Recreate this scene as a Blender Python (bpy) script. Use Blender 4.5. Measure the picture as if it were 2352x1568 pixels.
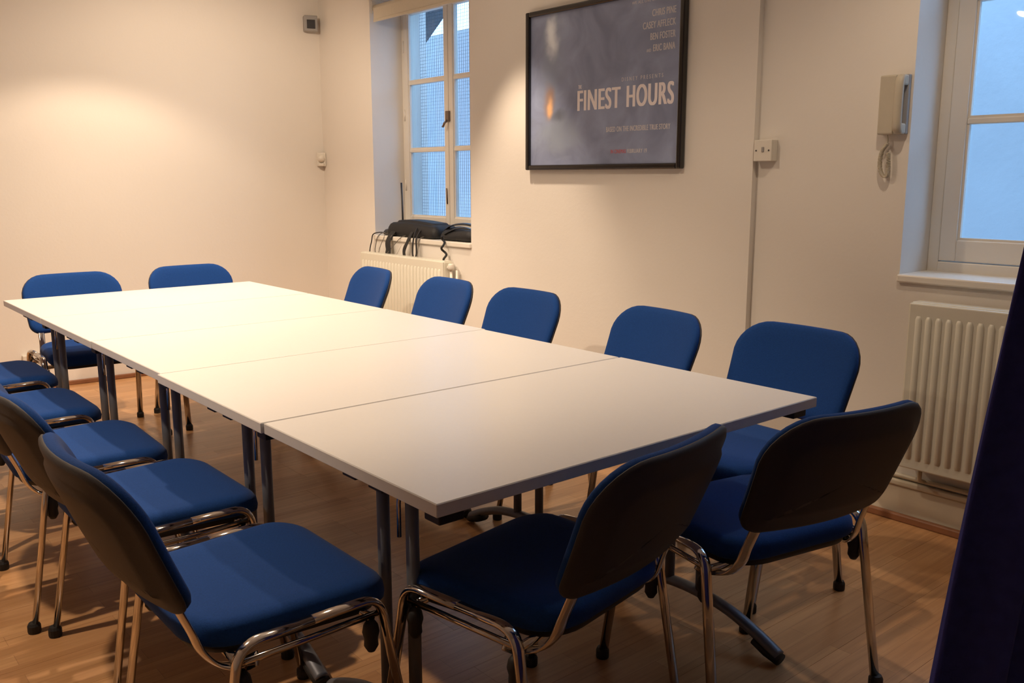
import bpy, bmesh, math, random
from mathutils import Vector, Matrix
random.seed(7)
for o in list(bpy.data.objects): bpy.data.objects.remove(o, do_unlink=True)
scene = bpy.context.scene
COL = scene.collection
PI = math.pi

# ------------------------------------------------------------------ camera, world, exposure
yaw, pitch, roll = 0.69917, 0.180499, -0.00123618
fwd = Vector((math.cos(pitch)*math.sin(yaw), math.cos(pitch)*math.cos(yaw), -math.sin(pitch)))
rgt = Vector((math.cos(yaw), -math.sin(yaw), 0)); upv = rgt.cross(fwd)
r2 = math.cos(roll)*rgt + math.sin(roll)*upv
u2 = -math.sin(roll)*rgt + math.cos(roll)*upv
cam_d = bpy.data.cameras.new('camera'); cam = bpy.data.objects.new('camera', cam_d); COL.objects.link(cam)
M = Matrix((r2, u2, -fwd)).transposed().to_4x4()
M.translation = Vector((-0.8563, -4.6794, 1.2886))
cam.matrix_world = M
cam_d.sensor_width = 36.0; cam_d.lens = 2066.05/2352*36.0; cam_d.clip_start = .05
scene.camera = cam

world = bpy.data.worlds.new('dusk_sky'); scene.world = world; world.use_nodes = True
bg = world.node_tree.nodes['Background']
bg.inputs[0].default_value = (.34, .60, 1.0, 1); bg.inputs[1].default_value = 5.0

vs = scene.view_settings
vs.view_transform = 'Standard'; vs.look = 'None'; vs.gamma = 1.0; vs.use_curve_mapping = False
vs.exposure = 0.15

WARM = (1.0, .77, .56)
# ceiling spot heads: location of the head, aim point, watts, cone angle, blend
SPOTS = [
    ((0.72, 0.50, 2.44), (0.72, 0.56, 0.0), 46, 120, .35),
    ((1.85, -0.95, 2.44), (2.36, -1.00, 0.50), 72, 58, .8),
    ((0.45, -0.65, 2.44), (0.40, -0.55, 0.0), 132, 135, .6),
    ((-0.93, -1.92, 2.42), (-0.10, -1.50, 0.30), 118, 104, .4),
    ((0.95, -2.05, 2.44), (1.00, -2.25, 0.0), 46, 140, .8),  # added fill to brighten the near tables
    ((1.20, -0.10, 2.44), (1.45, 1.35, 0.35), 56, 148, .6),  # added wide fill to brighten the far walls and corner
    ((1.70, -3.30, 2.44), (1.73, -3.30, 0.0), 18, 150, .6),
]

# ------------------------------------------------------------------ materials
def mat(name, col, rough=.5, metal=0.0, spec=.5, noise=None, bump=None, emit=None, sheen=0, coat=0):
    m = bpy.data.materials.new(name); m.use_nodes = True
    nt = m.node_tree; b = nt.nodes['Principled BSDF']
    b.inputs['Base Color'].default_value = (*col, 1); b.inputs['Roughness'].default_value = rough
    b.inputs['Metallic'].default_value = metal; b.inputs['Specular IOR Level'].default_value = spec
    if sheen: b.inputs['Sheen Weight'].default_value = sheen; b.inputs['Sheen Roughness'].default_value = .5
    if coat: b.inputs['Coat Weight'].default_value = coat
    if emit:
        b.inputs['Emission Color'].default_value = (*emit[0], 1); b.inputs['Emission Strength'].default_value = emit[1]
    if noise or bump:
        tc = nt.nodes.new('ShaderNodeTexCoord')
    if noise:
        sc, amt = noise
        n = nt.nodes.new('ShaderNodeTexNoise'); n.inputs['Scale'].default_value = sc; n.inputs['Detail'].default_value = 4
        nt.links.new(tc.outputs['Object'], n.inputs['Vector'])
        mx = nt.nodes.new('ShaderNodeMix'); mx.data_type = 'RGBA'
        mx.inputs[6].default_value = (*[c*(1-amt) for c in col], 1); mx.inputs[7].default_value = (*[min(1, c*(1+amt)) for c in col], 1)
        nt.links.new(n.outputs['Fac'], mx.inputs[0]); nt.links.new(mx.outputs[2], b.inputs['Base Color'])
    if bump:
        sc, st, dist = bump
        n2 = nt.nodes.new('ShaderNodeTexNoise'); n2.inputs['Scale'].default_value = sc; n2.inputs['Detail'].default_value = 3
        nt.links.new(tc.outputs['Object'], n2.inputs['Vector'])
        bp = nt.nodes.new('ShaderNodeBump'); bp.inputs['Strength'].default_value = st; bp.inputs['Distance'].default_value = dist
        nt.links.new(n2.outputs['Fac'], bp.inputs['Height']); nt.links.new(bp.outputs['Normal'], b.inputs['Normal'])
    return m

MT = {}
MT['wall'] = mat('cream_wall_paint', (.80, .76, .70), .75, spec=.25, noise=(2.5, .02), bump=(60, .12, .004))
MT['ceiling'] = mat('white_ceiling_paint', (.80, .78, .74), .85, spec=.2, bump=(40, .1, .003))
MT['gloss_paint'] = mat('white_gloss_paint', (.80, .76, .68), .35, noise=(8, .03))
MT['skirting'] = mat('cream_skirting_paint', (.66, .60, .47), .4, noise=(14, .08))
MT['radiator'] = mat('cream_radiator_enamel', (.76, .74, .63), .35, noise=(20, .03))
MT['bead'] = mat('brown_wood_bead', (.26, .11, .05), .4, noise=(25, .25))
MT['fabric'] = mat('blue_wool_fabric', (.010, .052, .215), .9, spec=.12, noise=(260, .25), bump=(420, .35, .002), sheen=.06)
MT['shell'] = mat('charcoal_plastic_shell', (.045, .042, .045), .6, spec=.35, noise=(180, .12), bump=(500, .3, .001))
MT['chrome'] = mat('chrome_tube', (.62, .58, .54), .12, metal=1.0, noise=(30, .05))
MT['rubber'] = mat('black_rubber', (.012, .012, .013), .6, noise=(40, .2))
MT['laminate'] = mat('white_table_laminate', (.76, .745, .72), .32, spec=.45, noise=(120, .02), bump=(300, .04, .0005))
MT['edge'] = mat('grey_table_edging', (.70, .68, .65), .45, noise=(50, .04))
MT['post'] = mat('blue_grey_steel', (.17, .18, .21), .45, metal=.4, noise=(60, .06))
MT['blackframe'] = mat('black_gloss_frame', (.012, .010, .010), .22, noise=(30, .2), coat=.3)
MT['plastic'] = mat('white_plastic', (.74, .70, .62), .4, noise=(30, .03))
MT['beige'] = mat('beige_plastic', (.52, .47, .37), .45, noise=(30, .05))
MT['grey'] = mat('grey_plastic', (.32, .31, .30), .45, noise=(30, .05))
MT['dark'] = mat('dark_plastic', (.03, .03, .034), .4, noise=(50, .2))
MT['bag'] = mat('black_nylon', (.006, .0065, .009), .6, noise=(90, .3), bump=(200, .4, .003))
MT['webbing'] = mat('black_webbing', (.02, .019, .02), .8, noise=(150, .3))
MT['glossblack'] = mat('glossy_black_plastic', (.02, .022, .026), .25, noise=(40, .3))
MT['cable'] = mat('grey_cable', (.18, .16, .14), .5, noise=(30, .1))
MT['curtain'] = mat('navy_curtain_cloth', (.050, .055, .24), .95, spec=.05, noise=(60, .25), bump=(350, .3, .002))
MT['blind'] = mat('cream_blind_cloth', (.66, .60, .48), .8, noise=(60, .04))
MT['brass'] = mat('brown_metal_latch', (.22, .16, .12), .4, metal=.7, noise=(60, .15))
MT['outwall'] = mat('white_washed_render', (.36, .37, .38), .9, noise=(3, .10), bump=(25, .3, .01))
MT['outdark'] = mat('slate_roof', (.10, .10, .11), .8, noise=(6, .2))
MT['outground'] = mat('grey_paving', (.3, .3, .3), .9, noise=(5, .2))
MT['wire'] = mat('galvanised_wire', (.16, .17, .19), .6, metal=.3, noise=(40, .1))
MT['white_ink'] = mat('pale_ink', (.86, .80, .82), .6, noise=(200, .02))
MT['grey_ink'] = mat('grey_ink', (.60, .58, .60), .6, noise=(200, .02))
MT['red_ink'] = mat('red_ink', (.52, .11, .12), .6, noise=(200, .02))
MT['bulb'] = mat('lamp_glass', (1, .9, .75), .3, emit=((1.0, .85, .65), 22), noise=(5, .01))
MT['lampbody'] = mat('white_lamp_body', (.7, .7, .68), .4, noise=(20, .03))

def glass_mat():
    m = bpy.data.materials.new('window_glass'); m.use_nodes = True; nt = m.node_tree
    for n in list(nt.nodes): nt.nodes.remove(n)
    out = nt.nodes.new('ShaderNodeOutputMaterial'); mx = nt.nodes.new('ShaderNodeMixShader')
    tr = nt.nodes.new('ShaderNodeBsdfTransparent'); tr.inputs[0].default_value = (.93, .96, .97, 1)
    gl = nt.nodes.new('ShaderNodeBsdfGlossy'); gl.inputs['Roughness'].default_value = .02
    lw = nt.nodes.new('ShaderNodeLayerWeight')
    pw_ = nt.nodes.new('ShaderNodeMath'); pw_.operation = 'POWER'; pw_.inputs[1].default_value = 5
    fr = nt.nodes.new('ShaderNodeMath'); fr.operation = 'MULTIPLY_ADD'; fr.inputs[1].default_value = .9; fr.inputs[2].default_value = .045
    nt.links.new(lw.outputs['Facing'], pw_.inputs[0]); nt.links.new(pw_.outputs[0], fr.inputs[0])
    nt.links.new(fr.outputs[0], mx.inputs[0]); nt.links.new(tr.outputs[0], mx.inputs[1]); nt.links.new(gl.outputs[0], mx.inputs[2])
    nt.links.new(mx.outputs[0], out.inputs[0]); return m
MT['glass'] = glass_mat()

def floor_mat():
    m = bpy.data.materials.new('oak_laminate'); m.use_nodes = True; nt = m.node_tree; b = nt.nodes['Principled BSDF']
    L = nt.links.new
    tc = nt.nodes.new('ShaderNodeTexCoord'); oi = nt.nodes.new('ShaderNodeObjectInfo')
    geo = nt.nodes.new('ShaderNodeNewGeometry')
    # strips inside each board: 3 across, staggered lengths
    brick = nt.nodes.new('ShaderNodeTexBrick')
    brick.inputs['Scale'].default_value = 1.0; brick.inputs['Brick Width'].default_value = .44; brick.inputs['Row Height'].default_value = .0643
    brick.inputs['Mortar Size'].default_value = .0006; brick.inputs['Bias'].default_value = 0
    brick.inputs['Color1'].default_value = (.52, .27, .118, 1); brick.inputs['Color2'].default_value = (.65, .37, .175, 1)
    brick.inputs['Mortar'].default_value = (.36, .18, .08, 1); brick.offset = .37; brick.offset_frequency = 2
    L(geo.outputs['Position'], brick.inputs['Vector'])
    mp = nt.nodes.new('ShaderNodeMapping'); mp.inputs['Scale'].default_value = (3.0, 45.0, 3.0)
    L(geo.outputs['Position'], mp.inputs['Vector'])
    gr = nt.nodes.new('ShaderNodeTexNoise'); gr.inputs['Scale'].default_value = 1.4; gr.inputs['Detail'].default_value = 6; gr.inputs['Distortion'].default_value = .4
    L(mp.outputs[0], gr.inputs['Vector'])
    mx = nt.nodes.new('ShaderNodeMix'); mx.data_type = 'RGBA'; mx.blend_type = 'MULTIPLY'; mx.inputs[0].default_value = .55
    rp = nt.nodes.new('ShaderNodeValToRGB'); rp.color_ramp.elements[0].position = .3; rp.color_ramp.elements[0].color = (.62, .58, .52, 1); rp.color_ramp.elements[1].position = .7
    L(gr.outputs['Fac'], rp.inputs[0]); L(brick.outputs['Color'], mx.inputs[6]); L(rp.outputs[0], mx.inputs[7])
    hs = nt.nodes.new('ShaderNodeHueSaturation')
    mr = nt.nodes.new('ShaderNodeMapRange'); mr.inputs['To Min'].default_value = .86; mr.inputs['To Max'].default_value = 1.12
    L(oi.outputs['Random'], mr.inputs['Value']); L(mr.outputs[0], hs.inputs['Value']); L(mx.outputs[2], hs.inputs['Color'])
    L(hs.outputs[0], b.inputs['Base Color'])
    b.inputs['Roughness'].default_value = .30; b.inputs['Specular IOR Level'].default_value = .45
    bp = nt.nodes.new('ShaderNodeBump'); bp.inputs['Strength'].default_value = .08; bp.inputs['Distance'].default_value = .002
    L(gr.outputs['Fac'], bp.inputs['Height']); L(bp.outputs[0], b.inputs['Normal'])
    return m
MT['floor'] = floor_mat()

def poster_mat():
    # flat print: stormy blue-grey cloud, tones lifted to paint in hazy glass reflections, with a pale glow high up and a small warm glow below it
    m = bpy.data.materials.new('poster_print_glass_haze'); m.use_nodes = True; nt = m.node_tree; b = nt.nodes['Principled BSDF']; L = nt.links.new
    tc = nt.nodes.new('ShaderNodeTexCoord')
    n = nt.nodes.new('ShaderNodeTexNoise'); n.inputs['Scale'].default_value = 5; n.inputs['Detail'].default_value = 8; n.inputs['Distortion'].default_value = .8
    L(tc.outputs['Object'], n.inputs['Vector'])
    rp = nt.nodes.new('ShaderNodeValToRGB')
    rp.color_ramp.elements[0].position = .3; rp.color_ramp.elements[0].color = (.185, .22, .35, 1)
    rp.color_ramp.elements[1].position = .72; rp.color_ramp.elements[1].color = (.31, .37, .56, 1)
    L(n.outputs['Fac'], rp.inputs[0])
    prev = rp.outputs[0]
    def glow(cy, cz, sy, sz, col, amt, prev, sharp=2.0):
        mp = nt.nodes.new('ShaderNodeMapping'); mp.vector_type = 'POINT'
        mp.inputs['Location'].default_value = (0, -cy/sy, -cz/sz); mp.inputs['Scale'].default_value = (0, 1/sy, 1/sz)
        add = nt.nodes.new('ShaderNodeVectorMath'); add.operation = 'ADD'
        n2 = nt.nodes.new('ShaderNodeTexNoise'); n2.inputs['Scale'].default_value = 9; n2.inputs['Detail'].default_value = 4
        L(tc.outputs['Object'], n2.inputs['Vector'])
        sc = nt.nodes.new('ShaderNodeVectorMath'); sc.operation = 'MULTIPLY_ADD'; sc.inputs[1].default_value = (0, 1.1, 1.1); sc.inputs[2].default_value = (0, -.55, -.55)
        L(n2.outputs['Color'], sc.inputs[0]); L(tc.outputs['Object'], mp.inputs['Vector'])
        L(mp.outputs[0], add.inputs[0]); L(sc.outputs[0], add.inputs[1])
        ln = nt.nodes.new('ShaderNodeVectorMath'); ln.operation = 'LENGTH'; L(add.outputs[0], ln.inputs[0])
        mr = nt.nodes.new('ShaderNodeMapRange'); mr.interpolation_type = 'SMOOTHERSTEP'
        mr.inputs['From Min'].default_value = 0; mr.inputs['From Max'].default_value = 1; mr.inputs['To Min'].default_value = amt; mr.inputs['To Max'].default_value = 0
        L(ln.outputs['Value'], mr.inputs['Value'])
        mx = nt.nodes.new('ShaderNodeMix'); mx.data_type = 'RGBA'; mx.inputs[7].default_value = (*col, 1)
        L(mr.outputs[0], mx.inputs[0]); L(prev, mx.inputs[6]); return mx.outputs[2]
    # object space: y runs to the right as -y, z up from the picture's centre
    prev = glow(.335, .13, .13, .40, (.26, .32, .46), .8, prev)
    prev = glow(.335, .255, .075, .16, (.82, .90, 1.0), 1.0, prev)
    prev = glow(.30, -.22, .30, .16, (.30, .36, .44), .6, prev)
    prev = glow(.355, -.045, .060, .13, (.40, .24, .15), .8, prev)
    prev = glow(.350, -.085, .032, .075, (.95, .55, .28), 1.0, prev)
    prev = glow(.29, -.13, .09, .05, (.07, .08, .09), .6, prev)
    L(prev, b.inputs['Base Color']); b.inputs['Roughness'].default_value = .6
    b.inputs['Coat Weight'].default_value = .35; b.inputs['Coat Roughness'].default_value = .12
    return m
MT['poster'] = poster_mat()

# ------------------------------------------------------------------ object helpers
def link(name, me, m, parent=None, smooth=False):
    if m is not None: me.materials.append(m)
    if smooth:
        for p in me.polygons: p.use_smooth = True
    o = bpy.data.objects.new(name, me); COL.objects.link(o)
    if parent is not None: o.parent = parent
    return o
def empty(name, loc=(0, 0, 0), rz=0, parent=None):
    o = bpy.data.objects.new(name, None); COL.objects.link(o); o.location = loc; o.rotation_euler = (0, 0, rz)
    o.empty_display_size = .1
    if parent is not None: o.parent = parent
    return o
def tag(o, label, cat, group=None):
    o['label'] = label; o['category'] = cat
    if group: o['group'] = group
    return o
def struct(o, label=None):
    o['kind'] = 'structure'
    if label: o['label'] = label
    return o
class MB:
    def __init__(s): s.v = []; s.f = []
    def add(s, v, f):
        b = len(s.v); s.v += [tuple(p) for p in v]; s.f += [tuple(i+b for i in q) for q in f]; return s
    def box(s, x0, x1, y0, y1, z0, z1):
        return s.add([(x0,y0,z0),(x1,y0,z0),(x1,y1,z0),(x0,y1,z0),(x0,y0,z1),(x1,y0,z1),(x1,y1,z1),(x0,y1,z1)],
                     [(0,3,2,1),(4,5,6,7),(0,1,5,4),(1,2,6,5),(2,3,7,6),(3,0,4,7)])
    def tube(s, path, a, b=None, side=None, n=10, cap=True):
        b = b or a
        path = [Vector(p) for p in path]; N = len(path); rings = []; prev = None
        for i, p in enumerate(path):
            t = (path[min(i+1, N-1)] - path[max(i-1, 0)]).normalized()
            if side is not None: s1 = Vector(side)
            elif prev is not None: s1 = prev
            else: s1 = Vector((0, 0, 1)) if abs(t.z) < .9 else Vector((1, 0, 0))
            s1 = (s1 - t*s1.dot(t)).normalized(); s2 = t.cross(s1); prev = s1
            rings.append([p + s1*(a*math.cos(2*PI*k/n)) + s2*(b*math.sin(2*PI*k/n)) for k in range(n)])
        v = [q for r in rings for q in r]; f = []
        for i in range(N-1):
            for k in range(n):
                k2 = (k+1) % n; f.append((i*n+k, i*n+k2, (i+1)*n+k2, (i+1)*n+k))
        if cap: f.append(tuple(range(n-1, -1, -1))); f.append(tuple((N-1)*n+k for k in range(n)))
        return s.add(v, f)
    def lathe(s, prof, n=20, mtx=None):
        v = []; f = []
        for r, z in prof:
            for k in range(n): v.append(Vector((r*math.cos(2*PI*k/n), r*math.sin(2*PI*k/n), z)))
        for i in range(len(prof)-1):
            for k in range(n):
                k2 = (k+1) % n; f.append((i*n+k, i*n+k2, (i+1)*n+k2, (i+1)*n+k))
        f.append(tuple(range(n-1, -1, -1))); f.append(tuple((len(prof)-1)*n+k for k in range(n)))
        if mtx is not None: v = [mtx @ p for p in v]
        return s.add(v, f)
    def build(s, name, m, parent=None, smooth=False, bevel=0, seg=2):
        me = bpy.data.meshes.new(name); me.from_pydata(s.v, [], s.f); me.update()
        if bevel:
            bm = bmesh.new(); bm.from_mesh(me)
            bmesh.ops.bevel(bm, geom=list(bm.edges), offset=bevel, segments=seg, affect='EDGES', profile=.5)
            bm.to_mesh(me); bm.free()
        return link(name, me, m, parent, smooth)
def fillet(pts, r, n=6):
    pts = [Vector(p) for p in pts]; out = [pts[0]]
    for i in range(1, len(pts)-1):
        a, b, c = pts[i-1], pts[i], pts[i+1]
        d1 = (a-b); d2 = (c-b); rr = min(r, d1.length*.49, d2.length*.49)
        p1 = b + d1.normalized()*rr; p2 = b + d2.normalized()*rr
        for k in range(n+1):
            t = k/n; out.append(p1*(1-t)**2 + b*2*t*(1-t) + p2*t*t)
    out.append(pts[-1]); return out
def smooth_path(pts, n=8):
    P = [Vector(p) for p in pts]; out = []
    for i in range(len(P)-1):
        p0 = P[max(i-1, 0)]; p1 = P[i]; p2 = P[i+1]; p3 = P[min(i+2, len(P)-1)]
        for k in range(n):
            t = k/n
            out.append(.5*((2*p1) + (p2-p0)*t + (2*p0-5*p1+4*p2-p3)*t*t + (3*p1-p0-3*p2+p3)*t**3))
    out.append(P[-1]); return out
def rrect(w0, w1, y0, y1, r0, r1, n=7):
    out = []
    for cx, cy, r, a0 in ((w0-r0, y0+r0, r0, -90), (w1-r1, y1-r1, r1, 0), (-w1+r1, y1-r1, r1, 90), (-w0+r0, y0+r0, r0, 180)):
        for i in range(n+1):
            a = math.radians(a0+90*i/n); out.append((cx+r*math.cos(a), cy+r*math.sin(a)))
    return out
def pad(mb, outline, prof, fmap, rings=(.8, .55, .3)):
    """cushion: outline loops offset inwards by d at height h, both ends filled with rings"""
    n = len(outline); O = [Vector((p[0], p[1])) for p in outline]
    # resample long sides so that curvature shows
    R = []
    for i in range(n):
        a, b = O[i], O[(i+1) % n]; k = max(1, int((b-a).length/.035))
        for j in range(k): R.append(a.lerp(b, j/k))
    O = R; n = len(O); nor = []
    for i in range(n):
        t = (O[(i+1) % n]-O[i-1]).normalized(); nor.append(Vector((t.y, -t.x)))
    c = sum(O, Vector((0, 0)))/n; loops = []
    def fill(d, h):
        return [(O[i]-nor[i]*d).lerp(c, 0) for i in range(n)], h
    base, h0 = fill(*prof[0]); top, h1 = fill(*prof[-1])
    for s in reversed(rings): loops.append([(c.lerp(p, s), h0) for p in base])
    for d, h in prof: loops.append([(p, h) for p in fill(d, h)[0]])
    for s in rings: loops.append([(c.lerp(p, s), h1) for p in top])
    v = [fmap(p.x, p.y, h) for lp in loops for p, h in lp]; f = []
    for i in range(len(loops)-1):
        for k in range(n):
            k2 = (k+1) % n; f.append((i*n+k, i*n+k2, (i+1)*n+k2, (i+1)*n+k))
    v.append(fmap(c.x, c.y, h0)); v.append(fmap(c.x, c.y, h1)); a = len(v)-2; L = (len(loops)-1)*n
    for k in range(n):
        k2 = (k+1) % n; f.append((k2, k, a)); f.append((L+k, L+k2, a+1))
    mb.add(v, f); return mb
def copy_tree(o, parent=None):
    c = o.copy(); COL.objects.link(c)
    if parent is not None: c.parent = parent
    for ch in list(o.children): copy_tree(ch, c)
    return c

# ------------------------------------------------------------------ room shell
XL, XR, STEP = 2.36, 2.39, -2.41          # window wall: proud part, set-back part, where it steps
XO = 2.80                                  # outside face
CEIL = 2.60; YB = -6.2; XW = -2.7
def far_y(x): return 1.380 - .072*(x-.559)
W1 = (-.485, .572, .905, 2.42)             # opening y0,y1,z0,z1
W2 = (-4.116, -3.056, .930, 2.42)

base = MB().box(XW-.2, XO, YB-.2, 2.0, -.14, -.012).build('floor', MT['bead']); struct(base, 'orange-brown oak laminate floor')
# boards run across the room, each its own piece
pw, pl = .193, 1.286; cache = {}
row = 0; y = YB
while y < 1.75:
    off = (row*.47) % 1 * pl; x = XW - off
    while x < XR+.02:
        x0 = max(x, XW); x1 = min(x+pl, XR+.03); yy1 = min(y+pw, 1.75)
        if x1-x0 > .02:
            key = (round(x1-x0, 3), round(yy1-y, 3))
            if key not in cache:
                g = .0004; b = MB().box(g, key[0]-g, g, key[1]-g, -.012, 0)
                me = bpy.data.meshes.new('plank'); me.from_pydata(b.v, [], b.f); me.update(); me.materials.append(MT['floor']); cache[key] = me
            o = bpy.data.objects.new('plank', cache[key]); COL.objects.link(o); o.parent = base; o.location = (x0, y, 0)
        x += pl
    y += pw; row += 1

def wall_piece(mb, x0, y0, y1, win):
    a, b, c, d = win
    mb.box(x0, XO, y0, a, -.1, CEIL); mb.box(x0, XO, b, y1, -.1, CEIL); mb.box(x0, XO, a, b, -.1, c); mb.box(x0, XO, a, b, d, CEIL)
wb = MB(); wall_piece(wb, XL, STEP, 1.75, W1); wall_piece(wb, XR, YB-.2, STEP, W2)
wall_r = struct(wb.build('wall_right', MT['wall']), 'cream painted wall with two windows')
x0, x1 = XW-.2, XL+.1
wall_f = struct(MB().add([(x0, far_y(x0), -.1), (x1, far_y(x1), -.1), (x1, far_y(x1)+.2, -.1), (x0, far_y(x0)+.2, -.1),
      (x0, far_y(x0), CEIL), (x1, far_y(x1), CEIL), (x1, far_y(x1)+.2, CEIL), (x0, far_y(x0)+.2, CEIL)],
      [(0,3,2,1),(4,5,6,7),(0,1,5,4),(1,2,6,5),(2,3,7,6),(3,0,4,7)]).build('wall_back', MT['wall']), 'plain cream wall behind the far table end')
struct(MB().box(XW-.2, XW, YB-.2, 2.0, -.1, CEIL).build('wall_left', MT['wall']), 'plain cream wall')
struct(MB().box(XW-.2, XO, YB-.2, YB, -.1, CEIL).build('wall_front', MT['wall']), 'plain cream wall')
struct(MB().box(XW-.2, XO, YB-.2, 2.0, CEIL, CEIL+.12).build('ceiling', MT['ceiling']), 'white ceiling')

# skirting on the set-back part, with a thin painted pipe along its top
bb = struct(MB().box(XR-.018, XR, YB, STEP, .022, .135).build('baseboard_right', MT['skirting'], bevel=.004), 'cream skirting board below the radiator')
MB().box(XR-.026, XR, YB, STEP, .135, .158).build('moulding', MT['skirting'], bb, bevel=.006)
MB().tube([(XR-.013, YB, .172), (XR-.013, -3.2, .172), (XR-.013, -2.85, .176), (XR-.013, STEP, .176)], .009).build('pipe', MT['skirting'], bb, smooth=True)
struct(MB().box(XR-.040, XR-.018, YB, STEP, 0, .030).build('trim_1', MT['bead'], bevel=.006), 'thin brown wood bead along the floor edge')
struct(MB().box(XL-.022, XL, STEP, far_y(XL), 0, .030).build('trim_2', MT['bead'], bevel=.006), 'thin brown wood bead along the floor edge')
x1 = XL
struct(MB().add([(XW, far_y(XW)-.02, 0), (x1, far_y(x1)-.02, 0), (x1, far_y(x1), 0), (XW, far_y(XW), 0),
      (XW, far_y(XW)-.02, .028), (x1, far_y(x1)-.02, .028), (x1, far_y(x1), .028), (XW, far_y(XW), .028)],
      [(0,3,2,1),(4,5,6,7),(0,1,5,4),(1,2,6,5),(2,3,7,6),(3,0,4,7)]).build('trim_3', MT['bead'], bevel=.005), 'thin brown wood bead along the floor edge')

# ------------------------------------------------------------------ windows
def window(name, W, xin, barz, glass_b, glass_t, fw, st, label):
    y0, y1, z0, z1 = W; xf = 2.60
    fr = MB()
    fr.box(xf, xf+.09, y1-fw, y1, z0, z1).box(xf, xf+.09, y0, y0+fw, z0, z1).box(xf, xf+.09, y0+fw, y1-fw, z1-.04, z1)
    fr.box(xf-.01, xf+.09, y0+fw, y1-fw, z0, z0+.042)
    w = struct(fr.build(name, MT['gloss_paint'], bevel=.004), label)
    mid = (y0+y1)/2
    for a, b, inner in ((mid+.002, y1-fw-.002, 'far'), (y0+fw+.002, mid-.002, 'near')):
        s = MB(); xa, xb = xf-.006, xf+.040
        s.box(xa, xb, a, a+st, z0+.045, z1-.043); s.box(xa, xb, b-st, b, z0+.045, z1-.043)
        s.box(xa, xb, a+st, b-st, z0+.045, glass_b); s.box(xa, xb, a+st, b-st, glass_t, z1-.043)
        sash = s.build('sash', MT['gloss_paint'], w, bevel=.004)
        zs = [glass_b]+barz+[glass_t]
        for z in barz:
            MB().box(xa+.004, xb-.004, a+st, b-st, z-.011, z+.011).build('glazing_bar', MT['gloss_paint'], sash, bevel=.004)
        for i in range(len(zs)-1):
            MB().box(xf+.016, xf+.020, a+st-.004, b-st+.004, zs[i]-.002+(.011 if i else 0), zs[i+1]+.002-(.011 if i < len(zs)-2 else 0)).build('pane', MT['glass'], sash)
        for i in range(len(zs)-1):      # slim beading round each pane
            lo = zs[i]+(.011 if i else 0); hi = zs[i+1]-(.011 if i < len(zs)-2 else 0)
            MB().box(xf+.002, xf+.016, b-st-.009, b-st, lo, hi).box(xf+.002, xf+.016, a+st, a+st+.009, lo, hi).box(xf+.002, xf+.016, a+st+.009, b-st-.009, lo, lo+.009).build('beading', MT['gloss_paint'], sash)
    sl = MB().box(xin-.016, xf, y0-.004, y1+.004, z0-.026, z0+.004).build('sill', MT['gloss_paint'], w, bevel=.006)
    return w, mid
win1, mid1 = window('window_1', W1, XL, [1.463, 1.900], 1.032, 2.335, .030, .044, 'white casement window with six small panes above the black bags')
win2, mid2 = window('window_2', W2, XR, [1.488, 1.918], 1.055, 2.335, .042, .062, 'white casement window above the right radiator')
lt = MB().box(2.578, 2.596, mid1-.020, mid1+.016, 1.635, 1.70).build('latch', MT['brass'], win1, bevel=.004)
MB().tube([(2.585, mid1-.002, 1.645), (2.565, mid1+.004, 1.625), (2.56, mid1+.018, 1.60)], .007).build('latch_handle', MT['brass'], lt, smooth=True)
for z in (1.20, 1.66, 2.1):
    MB().tube([(2.592, W1[1]-.034, z), (2.592, W1[1]-.034, z+.075)], .006).build('hinge', MT['gloss_paint'], win1, smooth=True)
for z in (1.12,):
    MB().tube([(2.59, mid1+.02, z), (2.585, mid1+.02, z+.10)], .004).build('stay', MT['brass'], win1, smooth=True)
# security mesh outside the first window
mb = MB()
yy = W1[0]
while yy < W1[1]: mb.box(2.745, 2.7465, yy, yy+.0015, W1[2], W1[3]); yy += .021
zz = W1[2]
while zz < W1[3]: mb.box(2.7465, 2.748, W1[0], W1[1], zz, zz+.0015); zz += .021
wm = mb.build('wire_mesh', MT['wire'], win1); wm['kind'] = 'stuff'; wm['label'] = 'fine wire security mesh'

# roller blind rolled up at the top of the first window
bl = empty('roller_blind', (2.405, mid1, 2.36)); tag(bl, 'cream roller blind rolled up at the top of the casement window', 'blind')
hw = (W1[1]-W1[0])/2-.004
MB().tube([(0, -hw, 0), (0, hw, 0)], .026, n=16).build('roller', MT['blind'], bl, smooth=True)
MB().box(-.0015, .0015, -hw+.018, hw-.018, -.072, .0).build('cloth', MT['blind'], bl).location = (-.026, 0, 0)
MB().box(-.006, .006, -hw+.018, hw-.018, -.086, -.068).build('bottom_bar', MT['blind'], bl, bevel=.003).location = (-.026, 0, 0)
for s in (-1, 1): MB().box(-.03, .03, s*hw-.003, s*hw+.003, -.03, .045).build('bracket', MT['plastic'], bl, bevel=.001)

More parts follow.
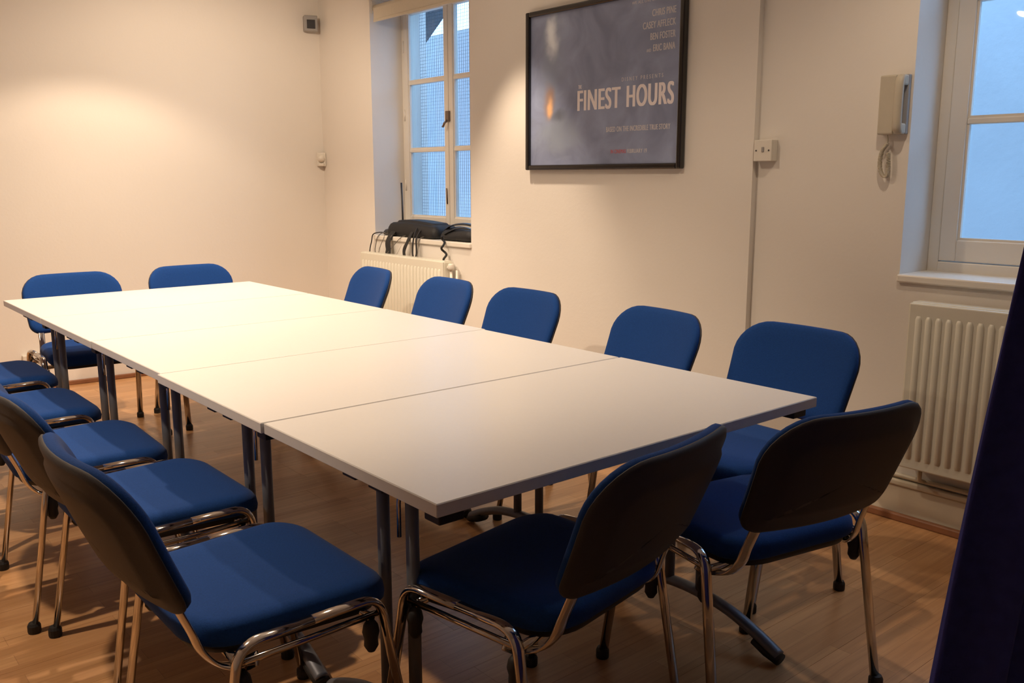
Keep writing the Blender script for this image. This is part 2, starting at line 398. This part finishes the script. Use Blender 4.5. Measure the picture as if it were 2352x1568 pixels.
# the light well outside
ow = MB()
ow.box(4.35, 4.6, -8.5, 6.5, -1.5, 2.62)
tag(ow.build('courtyard_wall', MT['outwall']), 'pale painted courtyard wall seen through the windows', 'wall')
tag(MB().box(2.85, 4.35, 4.2, 4.4, -1.5, 3.3).build('side_wall', MT['outwall']), 'pale return wall of the courtyard seen through the far window', 'wall')
rf = MB().add([(3.3, 1.15, 2.64), (3.5, 1.15, 2.64), (3.5, 2.6, 1.68), (3.3, 2.6, 1.68), (3.3, 1.15, 2.90), (3.5, 1.15, 2.90), (3.5, 2.6, 2.9), (3.3, 2.6, 2.9)],
      [(0,3,2,1),(4,5,6,7),(0,1,5,4),(1,2,6,5),(2,3,7,6),(3,0,4,7)]).build('lean_to_roof', MT['outdark'])
tag(rf, 'dark sloping roof edge glimpsed through the top of the far window', 'roof')
tag(MB().box(XO, 4.35, -8.5, 6.5, -1.6, -1.5).build('courtyard_ground', MT['outground']), 'grey courtyard ground outside the windows', 'ground')
for yy_ in (-4.0, -3.72): tag(MB().tube([(4.32, yy_, -1.5), (4.32, yy_, 2.5)], .012 if yy_ > -3.9 else .02).build('drain_pipe', MT['outwall'], smooth=True),
      ('thin' if yy_ > -3.9 else 'thicker') + ' pipe running down the courtyard wall outside the right window', 'pipe')

# ------------------------------------------------------------------ ceiling spotlights
def spot(loc, aim, watts, angle, blend, label):
    r = empty('ceiling_spotlight', loc); tag(r, label, 'spotlight', 'ceiling spotlights')
    d = (Vector(aim)-Vector(loc)).normalized(); q = d.to_track_quat('-Z', 'Y')
    MB().lathe([(.05, CEIL-loc[2]-.028), (.052, CEIL-loc[2])], 20).build('ceiling_plate', MT['lampbody'], r, smooth=False)
    MB().tube([(0, 0, CEIL-loc[2]-.02), (0, 0, .03), tuple(-d*.06)], .008).build('arm', MT['lampbody'], r, smooth=True)
    mx = q.to_matrix().to_4x4()
    h = MB().lathe([(.018, .11), (.03, .10), (.040, .05), (.048, .0), (.051, -.012), (.047, -.012), (.043, .0)], 24, mx).build('lamp_head', MT['lampbody'], r, smooth=True)
    MB().lathe([(.042, -.006), (.036, -.012), (.020, -.016), (.004, -.017)], 24, mx).build('bulb', MT['bulb'], h, smooth=True)
    l = bpy.data.lights.new('spot_light', 'SPOT'); l.energy = watts; l.color = WARM; l.spot_size = math.radians(angle); l.spot_blend = blend; l.shadow_soft_size = .035
    lo = bpy.data.objects.new('spot_light', l); COL.objects.link(lo); lo.parent = r; lo.location = d*.03; lo.rotation_euler = q.to_euler()
    return r
slabels = ['white ceiling spotlight aimed at the plain far wall', 'white ceiling spotlight aimed at the wall by the framed poster', 'white ceiling spotlight aimed down at the far tables',
           'white ceiling spotlight above the left row of chairs', 'added fill spotlight above the near tables', 'added fill spotlight nearest the corner with the speaker', 'white ceiling spotlight above the gap beside the right radiator']
for (a, b, c, d, e), s in zip(SPOTS, slabels): spot(a, b, c, d, e, s)

# ------------------------------------------------------------------ tables
TD, TWD, TH = .692, 1.2, .73
def table(i, dx, dz, label):
    t = empty('folding_table', (dx, -TD*i-TD/2, dz)); tag(t, label, 'table', 'tables pushed together in a row')
    hd = TD/2-.0018
    top = MB().box(0, TWD, -hd, hd, TH-.025, TH).build('table_top', MT['edge'], t, bevel=.0012, seg=1)
    MB().box(.0018, TWD-.0018, -hd+.0018, hd-.0018, TH-.0008, TH+.0006).build('laminate_surface', MT['laminate'], top)
    for sx, xx in ((1, .138), (-1, TWD-.078)):
        fr = MB().box(xx-.03, xx+.03, -.17, .17, TH-.037, TH-.025).build('leg_mount', MT['rubber'], t, bevel=.003)
        for k in (-.057, .057):
            MB().tube([(xx, k, .10), (xx, k, TH-.03)], .0145, n=14).build('leg', MT['post'], t, smooth=True)
        arch = smooth_path([(xx, -.325, .026), (xx, -.25, .062), (xx, -.14, .098), (xx, 0, .112), (xx, .14, .098), (xx, .25, .062), (xx, .325, .026)], 6)
        ft = MB().tube(arch, .019, .015, side=(1, 0, 0), n=14).build('foot', MT['post'], t, smooth=True)
        for s in (-1, 1):
            MB().tube([(xx, s*.25, .045), (xx, s*.29, .026), (xx, s*.33, .016)], .022, .016, side=(1, 0, 0), n=12).build('foot_cap', MT['rubber'], ft, smooth=True)
        lv = fillet([(xx-sx*.02, -.105, TH-.03), (xx-sx*.015, -.055, TH-.075), (xx-sx*.015, -.030, TH-.10), (xx-sx*.017, -.032, TH-.19)], .02)
        MB().tube(lv, .005, n=8).build('fold_lever', MT['chrome'], t, smooth=True)
        MB().tube([(xx-.002, .075, TH-.028), (xx-.002, .057, TH-.06)], .006, n=8).build('brace', MT['post'], t, smooth=True)
    for sy in (-1, 1):
        for xx in (.046, TWD-.046):
            MB().box(xx-.028, xx+.028, sy*(hd-.042)-.024, sy*(hd-.042)+.024, TH-(.050 if sy < 0 else .034), TH-.025).build('link_block', MT['rubber'], t, bevel=.003)
        for xx in (.22, .33, TWD-.25):
            MB().box(xx-.022, xx+.022, sy*(hd-.03)-.012, sy*(hd-.03)+.012, TH-.034, TH-.025).build('catch', MT['rubber'], t, bevel=.002)
    for k in (-.13, -.03):
        MB().box(.006, .022, k-.025, k+.025, TH-.034, TH-.025).build('catch', MT['rubber'], t, bevel=.002)
    return t
tl = ['white-topped table farthest away, against the two chairs by the plain wall', 'second white-topped table from the far end of the row', 'white-topped table in the middle of the row of five',
      'fourth white-topped table from the far end, its left edge jutting out slightly', 'white-topped table nearest the camera, its grey corner in the foreground']
for i, (dx, dz) in enumerate(((0, 0), (.001, -.0005), (.004, -.0005), (-.007, .0), (-.001, -.0005))): table(i, dx, dz, tl[i])

# ------------------------------------------------------------------ chairs
Z0, BH, TILT, BY = .519, .307, .396, -.229
def back_map(u, v, w):
    c = .10*(v-.12)**2          # slight forward curl of the pad's ends
    return (u, BY - math.sin(TILT)*v + math.cos(TILT)*w + .717*u*u + c, Z0 + math.cos(TILT)*v + math.sin(TILT)*w)
def seat_map(x, y, z):
    d = 0
    if y > .12: d = -((y-.12)/.105)**2*.016
    if y < -.10: d += ((-.10-y)/.10)**2*.006
    r = max(0, 1-(x/.22)**2)*max(0, 1-((y-.0)/.2)**2)
    return (x, y, z + d - (.008*r if z > .455 else 0))
def make_chair():
    c = empty('conference_chair')
    so = rrect(.215, .235, -.205, .225, .10, .085)
    mb = MB(); pad(mb, so, [(.012, .418), (.002, .424), (0, .438), (.003, .455), (.012, .466), (.03, .471)], seat_map)
    seat = mb.build('seat', MT['fabric'], c, smooth=True)
    mb = MB(); pad(mb, rrect(.205, .224, -.195, .212, .10, .085), [(.03, .396), (.008, .402), (.0, .424)], seat_map)
    mb.build('seat_shell', MT['rubber'], c, smooth=True)
    bo = rrect(.231, .240, 0, BH, .055, .110)
    mb = MB(); pad(mb, bo, [(.012, -.024), (.001, -.018), (.0, -.010), (.003, -.002), (.010, .004), (.026, .008)], back_map)
    back = mb.build('backrest', MT['fabric'], c, smooth=True)
    mb = MB(); pad(mb, rrect(.233, .242, -.002, BH+.002, .055, .111), [(.066, -.040), (.052, -.0385), (.040, -.031), (.012, -.029), (.003, -.025), (.0, -.019), (.0005, -.0165), (.006, -.016)], back_map)
    mb.build('back_shell', MT['shell'], c, smooth=True)
    for s in (-1, 1):
        # side frame: one bent oval tube, foot to foot; front and rear leg are its two halves
        path = fillet([(s*.268, .241, .012), (s*.256, .160, .450), (s*.256, -.140, .446), (s*.268, -.210, .012)], .045, 8)
        h = len(path)//2; path.insert(h, (path[h-1]+path[h])/2)
        MB().tube(path[:h+1], .0145, .0085, side=(1, 0, 0), n=14).build('leg', MT['chrome'], c, smooth=True)
        MB().tube(path[h:], .0145, .0085, side=(1, 0, 0), n=14).build('leg', MT['chrome'], c, smooth=True)
        MB().tube([(s*.246, .160, .408), (s*.240, .0, .402), (s*.246, -.146, .404)], .007, n=10).build('side_rail', MT['chrome'], c, smooth=True)
        for fy, lean in ((.243, .17), (-.212, -.18)):
            MB().lathe([(.017, 0), (.018, .004), (.018, .022), (.014, .030)], 14, Matrix.Translation((s*.268, fy, 0))).build('rubber_foot', MT['rubber'], c, smooth=False)
        for fy, zz in ((.166, .365), (-.154, .355)):
            m4 = Matrix.Translation((s*.248, fy-.022*(1 if fy > 0 else -1), zz))
            MB().lathe([(.008, -.034), (.015, -.022), (.014, -.006), (.018, .008), (.015, .024), (.008, .034)], 12, m4).build('stacking_bumper', MT['rubber'], c, smooth=True)
        bp = smooth_path([back_map(s*.178, .06, -.012), back_map(s*.181, .0, -.015), back_map(s*.184, -.055, -.018), (s*.189, -.182, .420), (s*.199, -.156, .391), (s*.220, -.122, .387), (s*.246, -.100, .403)], 6)
        MB().tube(bp, .0155, .0055, side=(1, .25*s, 0), n=12).build('back_support', MT['chrome'], c, smooth=True)
    for yy, zz in ((.145, .404), (-.130, .398)):
        MB().tube([(-.25, yy, zz), (.25, yy, zz)], .009, n=10).build('crossbar', MT['chrome'], c, smooth=True)
    return c
CH = [  # x, y, heading, label, group
    (1.420, -0.383, 1.436, 'blue chair on the window side, farthest, in front of the far radiator', 'W'),
    (1.419, -1.092, 1.488, 'blue chair on the window side, second from the far end, left of the poster', 'W'),
    (1.419, -1.700, 1.547, 'blue chair on the window side below the left edge of the poster', 'W'),
    (1.406, -2.440, 1.424, 'blue chair on the window side below the right end of the poster', 'W'),
    (1.462, -3.022, 1.507, 'large-looking blue chair on the window side at the nearest table corner', 'W'),
    (0.388, 0.078, 3.126, 'blue chair at the far end of the tables, left one against the plain wall', 'F'),
    (1.032, 0.107, 3.161, 'blue chair at the far end of the tables, right one nearer the corner', 'F'),
    (0.391, -3.296, 0.175, 'blue chair with dark back turned to us at the near table end, left of two', 'N'),
    (1.003, -3.397, -0.200, 'blue chair with dark back turned to us, near table end, beside the right radiator', 'N'),
    (-0.124, -2.938, -1.568, 'nearest blue chair on the left side, its dark back fully in view', 'L'),
    (-0.112, -2.284, -1.571, 'second nearest blue chair on the left side, back half hidden by the nearest chair', 'L'),
    (-0.141, -1.696, -1.615, 'third blue chair along the left side, seat showing behind two backs', 'L'),
    (-0.160, -1.045, -1.571, 'fourth blue chair along the left side, only its seat in view', 'L'),
    (-0.140, -0.350, -1.571, 'farthest blue chair along the left side, cut by the left picture edge', 'L'),
]
GR = {'W': 'blue chairs along the window side', 'F': 'blue chairs at the far table end', 'N': 'blue chairs at the near table end', 'L': 'blue chairs along the left side'}
proto = make_chair()
for i, (x, y, a, lab, g) in enumerate(CH):
    c = proto if i == 0 else copy_tree(proto)
    c.location = (x, y, 0); c.rotation_euler = (0, 0, a); tag(c, lab, 'chair', GR[g])

# ------------------------------------------------------------------ radiators
def radiator(y0, y1, z0, z1, xw, label, valve_y=None):
    r = empty('radiator', (xw, (y0+y1)/2, 0)); tag(r, label, 'radiator')
    h = (y1-y0)/2; xf = -.098
    MB().box(xf, xf+.016, -h, h, z0, z1).build('panel', MT['radiator'], r, bevel=.005)
    MB().box(-.045, -.030, -h+.01, h-.01, z0+.02, z1-.01).build('rear_panel', MT['radiator'], r, bevel=.005)
    gr = MB().box(xf+.012, -.034, -h+.004, h-.004, z1-.016, z1+.004).build('top_grille', MT['radiator'], r, bevel=.003)
    for s in (-1, 1): MB().box(xf+.010, -.032, s*h-.005, s*h+.005, z0+.02, z1-.004).build('side_panel', MT['radiator'], r, bevel=.002)
    n = int((y1-y0-.04)/.0352); me = None
    for k in range(n):
        yy = -h+.02+(k+.5)*(y1-y0-.04)/n
        if me is None:
            pr = []; b = MB()
            prof = [(-.0115, 0), (-.0085, -.0050), (-.0045, -.0072), (0, -.0078), (.0045, -.0072), (.0085, -.0050), (.0115, 0)]
            zz = [(z0+.035, 0), (z0+.047, 1), (z1-.057, 1), (z1-.045, 0)]
            v = [(px*sc-.0005, py*(1 if sc else .6), z) for z, sc in zz for py, px in prof]; f = []
            m_ = len(prof)
            for i in range(3):
                for j in range(m_-1): f.append((i*m_+j, i*m_+j+1, (i+1)*m_+j+1, (i+1)*m_+j))
            b.add(v, f); o = b.build('rib', MT['radiator'], r, smooth=True); me = o.data
        else:
            o = bpy.data.objects.new('rib', me); COL.objects.link(o); o.parent = r
        o.location = (xf, yy, 0)
    for s in (-.7, .7):
        MB().box(-.034, 0, s*h-.015, s*h+.015, z1-.20, z1-.06).build('wall_bracket', MT['radiator'], r)
    if valve_y is not None:
        vy = valve_y-(y0+y1)/2
        MB().tube([(-.06, vy+.02, z1-.035), (-.06, vy-.028, z1-.035)], .013, n=12).build('valve', MT['plastic'], r, smooth=True)
        MB().lathe([(.016, -.02), (.019, -.008), (.019, .012), (.014, .02)], 14, Matrix.Translation((-.06, vy-.03, z1-.03))).build('valve_head', MT['plastic'], r, smooth=True)
        MB().tube([(-.06, vy-.03, z1-.05), (-.06, vy-.03, 0.002)], .008, n=10).build('pipe', MT['gloss_paint'], r, smooth=True)
        MB().tube([(-.035, vy-.052, z1-.05), (-.035, vy-.052, 0.002)], .007, n=10).build('pipe', MT['gloss_paint'], r, smooth=True)
    return r
radiator(-.335, .615, .23, .795, XL, 'cream panel radiator under the window with the black bags', valve_y=-.335)
r2_ = radiator(-4.15, -3.150, .235, .845, XR, 'cream ribbed panel radiator under the right window')
for yy in (-3.22, -4.08):
    MB().tube([(-.06, yy+3.65, .24), (-.06, yy+3.65, .19), (-.024, yy+3.65, .175)], .008).build('pipe', MT['skirting'], r2_, smooth=True)

# ------------------------------------------------------------------ framed poster
PY0, PY1, PZ0, PZ1 = -2.050, -1.003, 1.325, 2.120
pc = ((PY0+PY1)/2, (PZ0+PZ1)/2); PX = XL
po = empty('framed_poster', (PX, pc[0], pc[1])); tag(po, 'large dark film poster in a glossy black frame on the window wall', 'poster')
hw, hh = (PY1-PY0)/2, (PZ1-PZ0)/2; fw = .026
for nm, a in (('frame_side', (-.034, 0, -hw, -hw+fw, -hh, hh)), ('frame_side', (-.034, 0, hw-fw, hw, -hh, hh)), ('frame_rail', (-.034, 0, -hw+fw, hw-fw, -hh, -hh+fw)), ('frame_rail', (-.034, 0, -hw+fw, hw-fw, hh-fw, hh))):
    MB().box(*a).build(nm, MT['blackframe'], po, bevel=.007, seg=3)
pr_ = MB().box(-.016, -.004, -hw+fw-.002, hw-fw+.002, -hh+fw-.002, hh-fw+.002).build('print', MT['poster'], po)
iw, ih = 2*(hw-fw), 2*(hh-fw)
def text(body, u, v, height, m, align='LEFT', xs=.62, bold=.03, space=1.08, width=None, name='lettering'):
    cu = bpy.data.curves.new('t', 'FONT'); cu.body = body; cu.align_x = align; cu.size = 1; cu.extrude = .0; cu.offset = 0; cu.space_character = space
    o = bpy.data.objects.new('t', cu); COL.objects.link(o)
    dg = bpy.context.evaluated_depsgraph_get(); dg.update(); ev = o.evaluated_get(dg); me = bpy.data.meshes.new_from_object(ev)
    bpy.data.objects.remove(o, do_unlink=True); bpy.data.curves.remove(cu)
    xsv = [p.co.x for p in me.vertices]; ysv = [p.co.y for p in me.vertices]
    sc = height/(max(ysv)-min(ysv)); y0_ = min(ysv); sx = sc*xs
    if width: sx = width/(max(xsv)-min(xsv))
    # u: fraction from left, v: fraction from the bottom of the baseline
    ref = min(xsv) if align == 'LEFT' else max(xsv)
    base_v = [((p.co.x-ref)*sx, (p.co.y-y0_)*sc) for p in me.vertices]; base_f = [tuple(p.vertices) for p in me.polygons]
    bpy.data.meshes.remove(me); mb = MB()
    for j, k in enumerate((-1, 0, 1) if bold else (0,)):      # heavy strokes: the glyph laid down three times, slightly apart
        mb.add([(-.0163-.00003*j, iw/2 - u*iw - X + k*bold*height, -ih/2 + v*ih + Y) for X, Y in base_v], base_f)
    me = bpy.data.meshes.new(name); me.from_pydata(mb.v, [], mb.f); me.update()
    o = link(name, me, m, pr_); return o
# measured in fractions of the print
text('WE ALL LIVE OR WE ALL DIE', .965, .957, .013, MT['grey_ink'], 'RIGHT', width=.26)
for s, v, w in (('CHRIS PINE', .868, .136), ('CASEY AFFLECK', .800, .190), ('BEN FOSTER', .732, .144)):
    text(s, .965, v, .030, MT['grey_ink'], 'RIGHT', width=w)
text('ERIC BANA', .965, .664, .030, MT['grey_ink'], 'RIGHT', width=.126)
text('AND', .825, .664, .014, MT['grey_ink'], 'RIGHT', width=.026)
text('DISNEY PRESENTS', .648, .508, .018, MT['grey_ink'], 'LEFT', width=.252, bold=.02, space=1.7)
text('THE', .357, .490, .018, MT['white_ink'], 'LEFT', width=.022)
text('FINEST', .355, .348, .098, MT['white_ink'], 'LEFT', width=.282, bold=.042, space=1.12)
text('HOURS', .685, .348, .098, MT['white_ink'], 'LEFT', width=.277, bold=.042, space=1.12)
text('BASED ON THE INCREDIBLE TRUE STORY', .950, .202, .024, MT['grey_ink'], 'RIGHT', width=.395)
text('IN CINEMAS', .585, .066, .018, MT['red_ink'], 'LEFT', width=.098)
text('FEBRUARY 19', .692, .066, .019, MT['grey_ink'], 'LEFT', width=.122)

# ------------------------------------------------------------------ small things on the walls
# switch box in the step of the wall
sb = empty('switch_box', (XR, -2.462, 1.395)); tag(sb, 'white square switch box beside the vertical wall step', 'switch')
MB().box(-.034, 0, -.043, .043, -.043, .043).build('back_box', MT['plastic'], sb, bevel=.003)
pl_ = MB().box(-.042, -.033, -.043, .043, -.043, .043).build('face_plate', MT['plastic'], sb, bevel=.003)
MB().box(-.046, -.041, -.008, .004, -.006, .014).build('rocker', MT['grey'], sb, bevel=.002)
for s in (-1, 1): MB().lathe([(.0035, 0), (.003, .002)], 10, Matrix.Translation((-.043, s*.030, 0)) @ Matrix.Rotation(-PI/2, 4, 'Y')).build('screw', MT['dark'], sb)
# door-entry handset
ph = empty('entry_phone', (XR, -3.000, 1.545)); tag(ph, 'beige door-entry telephone hanging by the right window', 'telephone')
MB().box(-.040, 0, -.010, .052, -.105, .105).build('base', MT['beige'], ph, bevel=.006)
hs_ = smooth_path([(-.040, -.030, -.095), (-.052, -.030, -.075), (-.054, -.030, 0), (-.052, -.030, .075), (-.040, -.030, .095)], 5)
MB().tube(hs_, .017, .012, side=(0, 1, 0), n=12).build('handset', MT['beige'], ph, smooth=True)
for z in (-.085, .085): MB().box(-.048, -.004, -.046, -.014, z-.020, z+.018).build('handset_end', MT['beige'], ph, bevel=.006)
MB().box(-.020, 0, -.048, -.012, -.105, .105).build('cradle', MT['grey'], ph, bevel=.004)
cp = []
loop = smooth_path([(-.018, .020, -.105), (-.018, .018, -.135), (-.020, .036, -.165), (-.022, .040, -.21), (-.022, .030, -.245), (-.022, .012, -.258), (-.022, .006, -.225), (-.022, .010, -.17)], 14)
ang = 0
for i in range(len(loop)-1):
    for k in range(5):
        p = loop[i].lerp(loop[i+1], k/5); amp = .0065 if 14 < i else .0
        cp.append(p + Vector((amp*math.cos(ang), amp*math.sin(ang), 0))); ang += 1.0
MB().tube(cp, .0022, n=6).build('coiled_cord', MT['beige'], ph, smooth=True)
# little loudspeaker high in the corner
cx = 2.275; cy = far_y(2.275)-.045
sp = empty('corner_speaker', (cx, cy, 2.335), math.radians(-20)); tag(sp, 'small grey box speaker with dark grille high in the corner', 'speaker')
MB().box(-.046, .046, -.036, .034, -.052, .052).build('cabinet', MT['grey'], sp, bevel=.006)
MB().box(-.028, .028, -.041, -.034, -.036, .022).build('grille', MT['dark'], sp, bevel=.002)
MB().tube([(0, .03, 0), (.03, .06, .0), (.045, .085, .01)], .010).build('bracket', MT['grey'], sp, smooth=True)
# motion sensor lower in the corner
px_ = 2.325; sn = empty('motion_sensor', (px_, far_y(px_)-.03, 1.415), math.radians(-35)); tag(sn, 'small white domed motion sensor in the corner below the speaker', 'sensor')
MB().box(-.032, .032, .002, .022, -.048, .048).build('back_plate', MT['plastic'], sn, bevel=.005)
MB().lathe([(.026, -.01), (.027, .004), (.022, .022), (.012, .033), (.002, .037)], 18, Matrix.Translation((0, .006, .006)) @ Matrix.Rotation(PI/2, 4, 'X')).build('dome', MT['plastic'], sn, smooth=True)
MB().box(-.020, .020, -.016, .004, -.046, -.026).build('lower_lens', MT['plastic'], sn, bevel=.004)
# power socket on the far wall
so_x = .40; so_ = empty('wall_socket', (so_x, far_y(so_x), .175), math.atan(-.072)); tag(so_, 'white double power socket low on the far wall behind a chair', 'socket')
MB().box(-.075, .075, -.030, 0, -.043, .043).build('back_box', MT['plastic'], so_, bevel=.003)
MB().box(-.075, .075, -.040, -.030, -.043, .043).build('face_plate', MT['plastic'], so_, bevel=.003)
for s in (-1, 1): MB().box(s*.034-.008, s*.034+.008, -.043, -.039, .012, .030).build('rocker', MT['grey'], so_, bevel=.001)

# ------------------------------------------------------------------ things on the window sill
SZ = W1[2]+.004
bag = empty('laptop_bag', (2.475, .20, SZ)); tag(bag, 'black nylon laptop bag lying on the window sill with straps hanging down', 'bag')
def bmap(x, y, z):
    s = 1-.35*(y/.30)**2
    return (x, y, z*(.78+.22*s)*(1 + .10*math.sin(9*y+1)*.5))
mb = MB(); pad(mb, rrect(.105, .105, -.30, .27, .05, .05), [(.03, .0), (.004, .006), (0, .03), (.006, .06), (.02, .082), (.04, .092)], bmap); mb.build('body', MT['bag'], bag, smooth=True)
mb = MB(); pad(mb, rrect(.07, .07, -.24, .20, .04, .04), [(.004, .075), (.0, .09), (.012, .102), (.03, .104)], bmap); mb.build('front_pocket', MT['bag'], bag, smooth=True)
def strap(name, parent, pts, w, th, side, m='webbing'):
    return MB().tube(smooth_path(pts, 6), w, th, side=side, n=8).build(name, MT[m], parent, smooth=True)
strap('strap', bag, [(-.05, .165, .06), (-.105, .165, .03), (-.150, .162, -.03), (-.158, .150, -.09), (-.150, .175, -.14)], .030, .0025, (0, 1, .0))
strap('strap', bag, [(-.06, -.05, .07), (-.110, -.055, .03), (-.150, -.06, -.03), (-.157, -.035, -.08), (-.150, -.03, -.13)], .017, .0025, (0, 1, 0))
strap('handle', bag, [(-.04, -.06, .09), (-.10, -.10, .06), (-.150, -.135, .0), (-.156, -.13, -.09), (-.152, -.145, -.125), (-.150, -.165, -.09), (-.145, -.16, .0), (-.10, -.14, .05)], .007, .004, (0, 1, 0))
dev = empty('dark_pouch', (2.465, -.30, SZ)); tag(dev, 'glossy black pouch and coiled lead at the right end of the window sill', 'pouch')
mb = MB(); pad(mb, rrect(.095, .095, -.165, .17, .05, .05), [(.03, .0), (.004, .008), (0, .028), (.010, .052), (.03, .066)], lambda x, y, z: (x, y, z*(1+.25*math.sin(14*y)*math.sin(22*x+1)))); mb.build('body', MT['bag'], dev, smooth=True)
strap('carry_strap', dev, [(-.05, .18, .03), (-.03, .12, .085), (.0, .02, .10), (.03, -.08, .085), (.05, -.15, .06)], .018, .005, (1, 0, .3), 'glossblack')
strap('carry_strap', dev, [(-.09, .10, .04), (-.06, .02, .075), (-.05, -.06, .08), (-.04, -.15, .06)], .014, .005, (1, 0, .3), 'glossblack')
tw = []
for i in range(60):
    t = i/59; a = t*16; tw.append((-.125-.012*math.cos(a)-(.02*min(1, t*4)), .06-.05*t+.010*math.sin(a), .03-.17*t))
MB().tube(tw, .007, n=7).build('twisted_lead', MT['rubber'], dev, smooth=True)
ro = empty('wifi_router', (2.465, .455, SZ)); tag(ro, 'small black router with one upright aerial on the window sill', 'router')
mb = MB(); pad(mb, rrect(.075, .075, -.09, .085, .03, .03), [(.01, .0), (0, .006), (0, .022), (.012, .036), (.03, .042)], lambda x, y, z: (x, y, z)); mb.build('body', MT['glossblack'], ro, smooth=True)
MB().tube([(.01, -.045, .03), (.012, -.040, .15), (.014, -.030, .345)], .0062, .0062, n=10).build('aerial', MT['dark'], ro, smooth=True)
def cable(pts, r, lab, m='cable'):
    o = MB().tube(smooth_path(pts, 8), r, n=7).build('cable', MT[m], smooth=True); tag(o, lab, 'cable', 'cables hanging off the window sill'); return o
cable([(2.40, .470, SZ+.012), (2.37, .525, SZ+.018), (2.335, .560, SZ+.005), (2.33, .575, SZ-.04), (2.315, .578, .80), (2.34, .60, .72)], .0038, 'dark cable looping down at the left corner of the window sill', 'rubber')
cable([(2.42, .480, SZ+.012), (2.37, .50, SZ+.015), (2.335, .505, SZ-.01), (2.325, .515, SZ-.06), (2.315, .51, .80), (2.335, .50, .74)], .0034, 'thin grey cable hanging between the left corner and the router')
cable([(2.41, .43, SZ+.012), (2.365, .45, SZ+.012), (2.335, .435, SZ-.02), (2.322, .455, .84), (2.315, .465, .80)], .0022, 'thinnest pale cable just left of the wide strap')
cable([(2.40, .23, SZ+.012), (2.345, .235, SZ+.0), (2.325, .29, SZ-.05), (2.315, .36, .80)], .0025, 'pale cable slanting down between the two straps')
cable([(2.40, .345, SZ+.012), (2.345, .35, SZ+.004), (2.328, .352, SZ-.06), (2.32, .352, .79)], .003, 'grey cable hanging straight down beside the wide strap')
cable([(2.40, .02, SZ+.012), (2.345, .022, SZ+.002), (2.328, .020, SZ-.06), (2.318, .012, .79)], .003, 'grey cable hanging right of the looped bag handle')

# ------------------------------------------------------------------ navy curtain at the right edge, gathered above and spreading to the floor
cv = []; cf = []; NU, NZ = 90, 40
def cedge(z):
    pts = [(0, -.06), (.30, .01), (.515, .064), (.735, .106), (.868, .137), (1.0, .171), (1.12, .202), (1.21, .224), (1.45, .285), (1.8, .31), (2.2, .25), (2.56, .12)]
    for i in range(len(pts)-1):
        if pts[i][0] <= z <= pts[i+1][0]:
            t = (z-pts[i][0])/(pts[i+1][0]-pts[i][0]); return pts[i][1]*(1-t)+pts[i+1][1]*t
    return pts[-1][1]
for j in range(NZ+1):
    z = .012+2.545*j/NZ; a = cedge(z)
    for i in range(NU+1):
        t = i/NU; xx = a + .024 + (.95-a)*t
        amp = .030*(1-.35*math.exp(-((z-1.6)/.4)**2))*min(1, t*14+.15)
        cv.append((xx, -4.282 + amp*math.sin(t*52) + .012*math.sin(t*21+z*2), z))
for j in range(NZ):
    for i in range(NU):
        b = j*(NU+1)+i; cf.append((b, b+1, b+NU+2, b+NU+1))
cu_ = empty('curtain', (0, 0, 0)); tag(cu_, 'dark navy curtain hanging at the right edge close to the camera', 'curtain')
me = bpy.data.meshes.new('cloth'); me.from_pydata(cv, [], cf); me.update()
cl = link('cloth', me, MT['curtain'], cu_, True); sm = cl.modifiers.new('thick', 'SOLIDIFY'); sm.thickness = .004
MB().tube([(.05, -4.282, 2.565), (1.0, -4.282, 2.565)], .012, n=10).build('curtain_rail', MT['lampbody'], cu_, smooth=True)
for s in (.12, .92): MB().tube([(s, -4.282, 2.565), (s, -4.282, CEIL)], .006).build('rail_bracket', MT['lampbody'], cu_)
